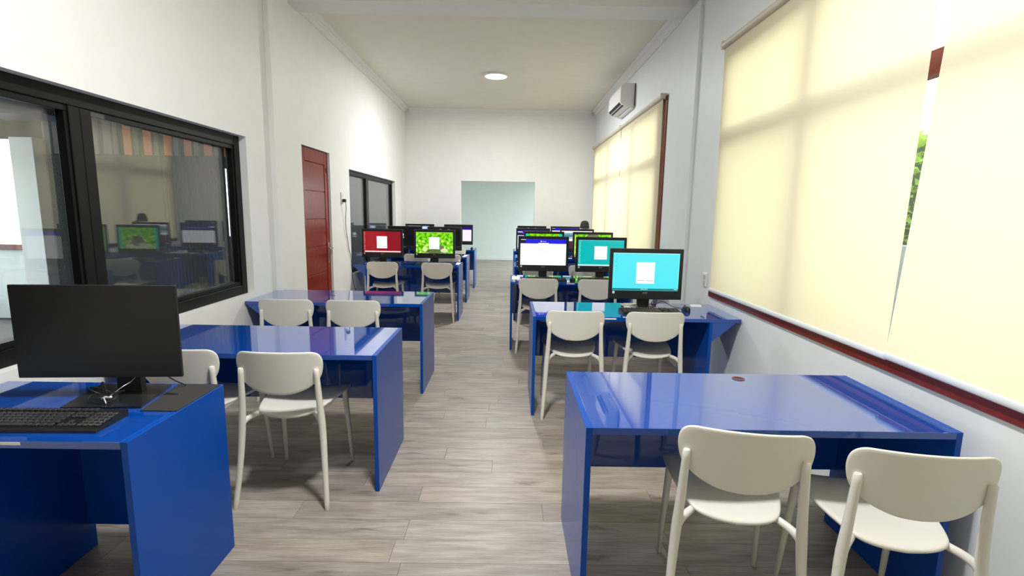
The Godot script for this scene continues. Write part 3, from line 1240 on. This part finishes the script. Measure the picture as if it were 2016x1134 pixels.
func outside() -> void:
	var st := mb()
	box(st, -40, 40, -0.4, -0.3, -40, 40)
	struct("ground", st, M.concrete)
	st = mb()
	box(st, 4.3, 4.5, -0.3, 1.2, -2, 9.5, 0.01)
	tag(obj("garden_wall", st, M.concrete), "grey garden wall seen in the slit between the blinds", "wall")
	var h := thing("hedge", "yellow green hedge above the grey wall, seen in the slit between the blinds", "hedge", V(4.9, -0.3, 6), 0.0)
	st = mb()
	for i in 9:
		var c := V(0.0 + rng.randf_range(-0.1, 0.1), 1.9 + rng.randf_range(-0.1, 0.15), -6.2 + i * 1.05)
		st.set_smooth_group(0)
		var nn := 10
		for a in nn:
			for b in nn:
				var p := func(ia: int, ib: int) -> Vector3:
					var al := TAU * ia / nn
					var be := PI * ib / nn - PI / 2
					return c + Vector3(cos(al) * cos(be) * 0.34, sin(be) * 0.72, sin(al) * cos(be) * 0.7)
				quad(st, p.call(a, b), p.call(a + 1, b), p.call(a + 1, b + 1), p.call(a, b + 1), p.call(a, b) - c)
	obj("branches", st, M.hedge, h)
	var lf := mb()
	tri(lf, Vector3(-0.03, 0, 0), Vector3(0.03, 0, 0), Vector3(0, 0.07, 0.01), Vector3.BACK)
	tri(lf, Vector3(-0.03, 0, 0), Vector3(0.03, 0, 0), Vector3(0, -0.05, 0.01), Vector3.BACK)
	lf.generate_normals()
	var lm := lf.commit()
	lm.surface_set_material(0, M.leaf)
	var mm := MultiMesh.new()
	mm.transform_format = MultiMesh.TRANSFORM_3D
	mm.mesh = lm
	mm.instance_count = 9000
	for i in 9000:
		var p := Vector3(rng.randf_range(-0.42, 0.35), rng.randf_range(1.25, 2.78), rng.randf_range(-3, 6.6))
		mm.set_instance_transform(i, Transform3D(Basis.from_euler(Vector3(rng.randf() * TAU, rng.randf() * TAU, rng.randf() * TAU)).scaled(Vector3.ONE * rng.randf_range(0.7, 1.4)), p))
	var mi := MultiMeshInstance3D.new()
	mi.name = "leaves"
	mi.multimesh = mm
	mi.set_meta("kind", "stuff")
	h.add_child(mi)

func fittings() -> void:
	ceiling_lamp("round white ceiling lamp glowing over the rear desks", -0.225, 7.87, HC, 10.5)
	ceiling_lamp("round ceiling lamp of the front bay, above the nearest desks", -0.2, 1.65, HC, 9.8)
	# air conditioner on the right wall
	var t := thing("air_conditioner", "white wall air conditioner high on the right wall above the far blinds", "air conditioner", V(XR, 2.95, 7.19))
	var L := 0.83
	var st := mb()
	prism(st, [Vector2(0, 0.0), Vector2(0, 0.305), Vector2(-0.12, 0.305), Vector2(-0.165, 0.297), Vector2(-0.192, 0.275), Vector2(-0.2, 0.245), Vector2(-0.202, 0.06), Vector2(-0.185, 0.035), Vector2(-0.12, 0.006), Vector2(-0.08, 0.0)],
		func(p: Vector2, s: float) -> Vector3: return V(p.x, p.y, s * L))
	obj("body", st, M.white_plastic, t)
	st = mb()
	rbox(st, V(-0.1935, 0.047, L / 2), Vector3(0.004, 0.020, L / 2 - 0.05), 0.002, Basis(Vector3.BACK, deg_to_rad(34)))
	obj("louver_slot", st, M.dark, t)
	st = mb()
	rbox(st, V(-0.155, 0.0215, L / 2), Vector3(0.004, 0.011, L / 2 - 0.05), 0.002, Basis(Vector3.BACK, deg_to_rad(66)))
	obj("louver_slot", st, M.dark, t)
	st = mb()
	rbox(st, V(-0.176, 0.032, L / 2), Vector3(0.004, 0.009, L / 2 - 0.045), 0.002, Basis(Vector3.BACK, deg_to_rad(60)))
	obj("louver", st, M.white_plastic, t)
	st = mb()
	box(st, -0.06, -0.002, -0.022, -0.001, 0.02, L - 0.02, 0.003)
	obj("lower_strip", st, M.white_plastic, t)
	st = mb()
	box(st, -0.012, 0, 0.006, 0.3, -0.006, -0.0005)
	obj("mounting_plate", st, M.dark, t)
	# wall outlet by the door with a plug and cord
	t = thing("wall_outlet", "white wall outlet with a black plug between the red door and the small window", "outlet", V(XL, 1.63, 6.43))
	st = mb()
	box(st, 0.0005, 0.012, -0.07, 0.07, -0.04, 0.04, 0.004)
	obj("plate", st, M.white_plastic, t)
	st = mb()
	lathe(st, Vector3.ZERO, [Vector2(0, 0.0), Vector2(0.022, 0.0), Vector2(0.022, 0.002), Vector2(0.019, 0.003), Vector2(0, 0.003)], 20)
	var so := obj("socket", st, M.white_plastic, t)
	so.rotation_degrees.z = -90
	so.position = Vector3(0.012, 0.035, 0)
	st = mb()
	rbox(st, Vector3(0.034, -0.034, 0.0), Vector3(0.021, 0.02, 0.024), 0.008)
	var plug := obj("plug", st, M.black, null)
	plug.position = V(XL, 1.63, 6.43)
	tag(plug, "black plug pushed into the outlet beside the red door", "plug")
	cord("power_cord", "black power cord hanging from the outlet plug down to the blue desk", [V(XL + 0.045, 1.575, 6.44), V(XL + 0.04, 1.5, 6.47), V(XL + 0.02, 1.38, 6.5), V(XL + 0.02, 1.25, 6.5), V(XL + 0.012, 1.1, 6.58), V(XL + 0.012, 0.98, 6.62), V(XL + 0.012, 0.86, 6.7), V(XL + 0.01, 0.72, 6.72), V(XL + 0.02, 0.5, 6.75), V(XL + 0.06, 0.25, 6.85), V(XL + 0.1, 0.004, 6.9)], 0.0038, M.black)
	t = thing("wall_outlet", "pale wall outlet on the right wall beside the large blind", "outlet", V(XR, 0.945, 4.29))
	st = mb()
	box(st, -0.012, -0.0005, -0.06, 0.06, -0.04, 0.04, 0.004)
	obj("plate", st, M.white_plastic, t)
	for k in 2:
		st = mb()
		box(st, -0.016, -0.012, -0.045 + k * 0.05, -0.008 + k * 0.05, -0.02, 0.02, 0.002)
		obj("socket", st, M.beige_plastic, t)

func desks_and_chairs() -> void:
	# nearest left desk: its own build with a divider and a low front panel
	var t := thing("desk", "blue desk nearest the viewer on the left, under the dark monitor", "desk", V(-1.195, 0, 1.51), 0.0, "blue classroom desks")
	var dep := 0.545
	var st := mb()
	box(st, -0.9, -0.0222, DESK_H - 0.026, DESK_H, 0, dep, 0.0012)
	obj("tabletop", st, M.blue, t)
	for xx in [-0.022, -0.625, -0.88]:
		st = mb()
		box(st, xx, xx + 0.022, 0, DESK_H if xx > -0.1 else DESK_H - 0.0265, 0.0 if xx > -0.1 else 0.09, dep, 0.0012)
		obj("side_panel" if xx != -0.625 else "divider_panel", st, M.blue_panel, t)
	st = mb()
	box(st, -0.602, -0.0225, 0.125, DESK_H - 0.0265, dep - 0.04, dep - 0.022, 0.001)
	obj("modesty_panel", st, M.blue, t)
	patch(t, -0.42)
	desk("second blue desk on the left, empty, behind the dark monitor", -1.97, -0.668, 2.51, 0.632, 0.125, 0.0)
	desk("third empty blue desk on the left, nearest the red door", -1.97, -0.68, 3.975, 0.62, 0.125, 0.0)
	desk("blue desk carrying the red screen and the bright green screen", -1.93, -0.667, 6.79, 0.62, 0.165, 0.0)
	desk("blue desk second from the back on the left, carrying two black screens", -1.93, -0.675, 8.2, 0.62, 0.165, 0.0)
	desk("rearmost blue desk of the left side, next to the back wall", -1.93, -0.655, 9.78, 0.62, 0.165, 0.0)
	var r1 := desk("blue desk nearest the viewer on the right, empty top mirroring the window", 0.282, 1.612, 1.668, 0.63, 0.0, 0.0)
	st = mb()
	lathe(st, Vector3.ZERO, [Vector2(0.0, -0.0005), Vector2(0.019, -0.0005), Vector2(0.0205, 0.0022), Vector2(0.027, 0.0026), Vector2(0.028, 0.0)], 28)
	var g := obj("cable_hole", st, M.brown, r1)
	g.position = V(1.067 - 0.282, DESK_H + 0.0005, 2.225 - 1.668)
	var r2 := desk("blue desk on the right carrying the single bright cyan screen", 0.187, 1.488, 3.56, 0.615, 0.0, 0.205)
	patch(r2, 0.515)
	var r3 := desk("blue desk on the right carrying the white login screen and the teal screen", 0.03, 1.33, 5.35, 0.62, 0.0, 0.32)
	patch(r3, 0.6)
	desk("blue desk on the right carrying the two kitten screens", 0.085, 1.385, 6.88, 0.62, 0.0, 0.3)
	desk("blue desk second from the back on the right", 0.115, 1.415, 8.25, 0.62, 0.0, 0.27)
	desk("rearmost blue desk of the right side, next to the back wall", 0.1, 1.4, 9.7, 0.62, 0.0, 0.28)

	var c0 := make_chair()
	c0.set_meta("group", "white plastic chairs")
	var list := [
		["white plastic chair nearest the viewer on the right, left one at the empty blue desk", 0.832, 1.75, -12.0],
		["white plastic chair at the lower right corner of the picture, against the right wall", 1.3, 1.615, -9.0],
		["white plastic chair before the cyan screen desk, on its left by the aisle", 0.49, 3.735, 0.0],
		["white plastic chair directly in front of the cyan screen", 1.065, 3.735, 0.0],
		["white plastic chair in front of the white login screen", 0.325, 5.475, 0.0],
		["white plastic chair in front of the teal screen, partly behind the cyan one", 0.955, 5.475, 0.0],
		["white plastic chair in front of the left kitten screen, behind the login screen", 0.4, 6.88, 0.0],
		["white plastic chair in front of the right kitten screen, behind the teal screen", 1.02, 6.88, 0.0],
		["white plastic chair half hidden behind the dark monitor on the left", -1.615, 2.615, -4.0],
		["white plastic chair in full view at the second left desk", -1.112, 2.585, 0.0],
		["left white plastic chair at the third left desk, beside the dark window", -1.705, 4.02, 0.0],
		["right white plastic chair at the third left desk, before the red door", -1.19, 4.02, 0.0],
		["white plastic chair in front of the red screen", -1.68, 6.905, 0.0],
		["white plastic chair in front of the bright green screen", -0.95, 6.905, 0.0],
		["white plastic chair behind the green screen, left of its pair", -1.455, 8.24, 0.0],
		["white plastic chair behind the green screen, by the aisle", -0.97, 8.24, 0.0],
		["white plastic chair at the rearmost left desk by the aisle", -1.02, 9.8, 0.0],
	]
	for i in list.size():
		var e: Array = list[i]
		if i == 0:
			c0.position = V(e[1], 0, e[2])
			c0.rotation_degrees.y = e[3]
			c0.set_meta("label", e[0])
		else:
			dup(c0, e[0], V(e[1], 0, e[2]), e[3])

func computers() -> void:
	aio_proto = make_aio()
	aio("black computer with a bright cyan screen, nearest on the right", "cyan", 1.08, 3.93)
	aio("black computer with a white login page under a blue bar, by the aisle", "login", 0.398, 5.74)
	aio("black computer with a teal screen and a white box, left of the cyan one", "teal", 1.055, 5.74)
	aio("black computer with a kitten wallpaper between teal strips, behind the login screen", "kitten", 0.507, 7.24)
	aio("black computer with a green kitten wallpaper and no teal strips", "kitten_wide", 1.205, 7.24)
	aio("black computer with a purple and white page, behind the left kitten screen", "desktop", 0.415, 8.6, 0.0)
	aio("black computer with a grey blue picture and a black cap on top", "mixed", 1.16, 8.6, 0.0)
	aio("rearmost black computer on the right by the aisle, mostly hidden", "night", 0.46, 10.06)
	aio("rearmost black computer on the right towards the window, mostly hidden", "login", 1.12, 10.06)
	aio("black computer with a dark red screen", "red", -1.77, 7.12)
	aio("black computer with a bright green grass wallpaper and a white box", "lime", -1.037, 7.12)
	aio("black computer showing a black screen with a white round figure, behind the red one", "account", -1.745, 8.55)
	aio("black computer with a black screen, just behind the green one", "night", -1.075, 8.55)
	aio("rearmost black computer on the left, with a pale blue picture in its corner", "picture", -1.77, 10.14)
	aio("rearmost black computer on the left by the aisle, half white half black", "split", -1.0, 10.14)
	# the wide dark monitor on the nearest left desk
	var t := thing("monitor", "large black monitor, switched off, on the nearest left desk", "monitor", V(-1.5, DESK_H, 1.9))
	var st := mb()
	box(st, -0.299, 0.299, 0.112, 0.473, 0.0, 0.012, 0.002)
	var pb := obj("bezel", st, M.black, t)
	st = mb()
	box(st, -0.2965, 0.2965, 0.119, 0.4705, -0.0015, -0.0002)
	var ps := obj("screen", st, M.panel_off, t)
	st = mb()
	prism(st, [Vector2(-0.28, 0.13), Vector2(0.28, 0.13), Vector2(0.28, 0.455), Vector2(-0.28, 0.455)],
		func(p: Vector2, s: float) -> Vector3: return V(p.x * (1.0 - 0.12 * s), (p.y - 0.29) * (1.0 - 0.15 * s) + 0.29, 0.012 + 0.026 * s))
	for o in [pb, ps, obj("back_shell", st, M.black_matte, t)]:
		o.position = V(-0.066, -0.032, -0.012)
		o.rotation_degrees.y = 4.0
	st = mb()
	prism(st, [Vector2(-0.05, 0.008), Vector2(0.045, 0.008), Vector2(0.04, 0.3), Vector2(-0.045, 0.3)],
		func(p: Vector2, s: float) -> Vector3: return V(p.x, p.y, 0.04 + 0.028 * s))
	obj("neck", st, M.black, t)
	st = mb()
	prism(st, [Vector2(-0.125, -0.137), Vector2(0.155, -0.118), Vector2(0.11, 0.122), Vector2(-0.175, 0.122)],
		func(p: Vector2, s: float) -> Vector3: return V(p.x, 0.0005 + 0.008 * s, p.y))
	obj("foot", st, M.black_satin, t)

func small_things() -> void:
	keyboard("black keyboard with many separate keys on the nearest left desk", -1.567, 1.638, true, 1.5)
	var st := mb()
	prism(st, [Vector2(-1.33, 1.757), Vector2(-1.198, 1.757), Vector2(-1.198, 2.04), Vector2(-1.372, 2.04)], func(p: Vector2, s: float) -> Vector3: return V(p.x, DESK_H + 0.0003 + 0.003 * s, p.y))
	# the pad lies just clear of the monitor's foot
	tag(obj("mouse_pad", st, M.pad), "black cloth mouse pad at the right end of the nearest left desk", "mouse pad")
	# tied bundle of cable on the foot of the dark monitor
	var t := thing("cable_bundle", "thin black cable coiled and tied with a white twist, under the dark monitor", "cable", V(-1.5, DESK_H + 0.009, 1.82))
	st = mb()
	for k in 3:
		var loop: Array = []
		for i in 13:
			var a := TAU * i / 12
			loop.append(V(cos(a) * (0.05 - k * 0.008) + (0.02 if k == 1 else -0.015), 0.016 + 0.012 * k + sin(a + k * 2.0) * (0.012 + 0.006 * k), sin(a) * (0.026 + k * 0.006)))
		wire(st, loop, 0.0018)
	wire(st, [V(-0.005, 0.01, 0.0), V(-0.012, 0.04, 0.002), V(-0.014, 0.072, 0.004), V(-0.008, 0.07, 0.006), V(-0.002, 0.035, 0.004), V(0.004, 0.01, 0.0)], 0.0025)
	obj("loops", st, M.black, t)
	st = mb()
	tube(st, [V(-0.012, 0.016, -0.006), V(0.002, 0.022, -0.008), V(0.022, 0.02, -0.004)], [0.005, 0.0065, 0.005], 8)
	wire(st, [V(0.0, 0.02, -0.012), V(0.012, 0.012, -0.022), V(0.018, 0.003, -0.026)], 0.0022)
	obj("twist_tie", st, M.white_plastic, t)
	cord("monitor_cable", "grey cable hanging from the dark monitor to its coiled bundle", [V(-1.46, 0.826, 1.925), V(-1.465, 0.81, 1.9), V(-1.475, 0.8, 1.87), V(-1.495, 0.778, 1.835)], 0.0022, M.steel)
	cord("desk_cable", "black cable dropping behind the dark monitor onto the desk", [V(-1.42, 0.88, 1.96), V(-1.39, 0.83, 1.97), V(-1.36, 0.79, 1.99), V(-1.33, 0.7565, 2.02)], 0.003, M.black)

	# things round the cyan computer
	keyboard("black keyboard in front of the cyan screen", 1.085, 3.76, false, 2.0)
	var ms := mouse("black mouse right of the cyan screen's keyboard", 1.395, 3.86)
	st = mb()
	var cp: Array = []
	for p in [V(1.395, 0.757, 3.92), V(1.38, 0.7545, 3.97), V(1.34, 0.757, 4.0), V(1.3, 0.775, 4.03), V(1.26, 0.79, 4.05), V(1.225, 0.77, 4.06), V(1.2, 0.757, 4.06), V(1.18, 0.765, 4.07), V(1.19, 0.785, 4.07), V(1.205, 0.78, 4.075), V(1.19, 0.762, 4.08), V(1.16, 0.765, 4.07), V(1.13, 0.79, 4.05)]:
		cp.append(p - ms.position)
	wire(st, cp, 0.0024)
	obj("cord", st, M.black, ms)
	card("white paper at the back of the cyan computer's desk, left of its stand", [Vector2(0.935, 4.037), Vector2(1.029, 4.04), Vector2(1.044, 4.15), Vector2(0.944, 4.15)])
	card("white paper at the right end of the cyan computer's desk", [Vector2(1.5, 4.04), Vector2(1.59, 4.04), Vector2(1.62, 4.15), Vector2(1.525, 4.15)])
	# row behind
	keyboard("black keyboard by the aisle in front of the login screen", 0.42, 5.53, false)
	mouse("black mouse right of the login screen's keyboard", 0.715, 5.53)
	keyboard("black keyboard in front of the teal screen", 1.01, 5.56, false)
	card("white paper between the login screen and the teal screen", [Vector2(0.65, 5.88), Vector2(0.73, 5.88), Vector2(0.735, 5.95), Vector2(0.655, 5.95)])
	card("white paper at the aisle corner of the login screen's desk", [Vector2(0.045, 5.55), Vector2(0.14, 5.55), Vector2(0.14, 5.85), Vector2(0.05, 5.85)])
	# left rear rows
	keyboard("black keyboard in front of the red screen", -1.72, 6.95, false)
	keyboard("black keyboard in front of the bright green screen", -1.04, 6.95, false)
	mouse("black mouse right of the green screen's keyboard", -0.775, 6.96)
	card("white paper beside the red screen's keyboard", [Vector2(-2.0, 7.0), Vector2(-1.96, 6.98), Vector2(-1.93, 7.3), Vector2(-1.97, 7.32)])
	card("white paper at the aisle corner of the red screen's desk", [Vector2(-0.735, 7.02), Vector2(-0.685, 7.02), Vector2(-0.685, 7.3), Vector2(-0.745, 7.3)])
	card("white paper at the aisle corner of the second rear desk on the left", [Vector2(-0.75, 8.42), Vector2(-0.69, 8.42), Vector2(-0.69, 8.65), Vector2(-0.75, 8.65)])
	mouse("black mouse on the aisle end of the second rear desk on the left", -0.8, 8.4)
	mouse("black mouse on the aisle end of the rearmost left desk", -0.72, 10.0)
	mouse("black mouse on the aisle end of the left kitten screen's desk", 0.14, 7.3)
	# cap on the computer
	t = thing("cap", "black cap resting on top of the computer with the grey blue picture", "cap", V(1.285, DESK_H + 0.4885, 8.59))
	st = mb()
	st.set_smooth_group(0)
	var prof := [Vector2(0.078, 0.0), Vector2(0.08, 0.02), Vector2(0.074, 0.06), Vector2(0.066, 0.095), Vector2(0.05, 0.118), Vector2(0.025, 0.128), Vector2(0.0, 0.13)]
	for i in prof.size() - 1:
		for k in 20:
			var pt := func(ii: int, kk: int) -> Vector3:
				var a := TAU * kk / 20.0
				return Vector3(cos(a) * prof[ii].x, prof[ii].y, sin(a) * prof[ii].x * 0.9)
			quad(st, pt.call(i, k), pt.call(i, k + 1), pt.call(i + 1, k + 1), pt.call(i + 1, k), pt.call(i, k) + Vector3(0, 0.02, 0))
	obj("crown", st, M.black_matte, t)
	st = mb()
	prism(st, [Vector2(-0.07, 0.06), Vector2(0.07, 0.06), Vector2(0.066, 0.1), Vector2(0.04, 0.125), Vector2(-0.04, 0.125), Vector2(-0.066, 0.1)], func(p: Vector2, s: float) -> Vector3: return V(p.x, 0.004 + 0.006 * s - (p.y - 0.06) * 0.15, -p.y))
	obj("brim", st, M.black_matte, t)
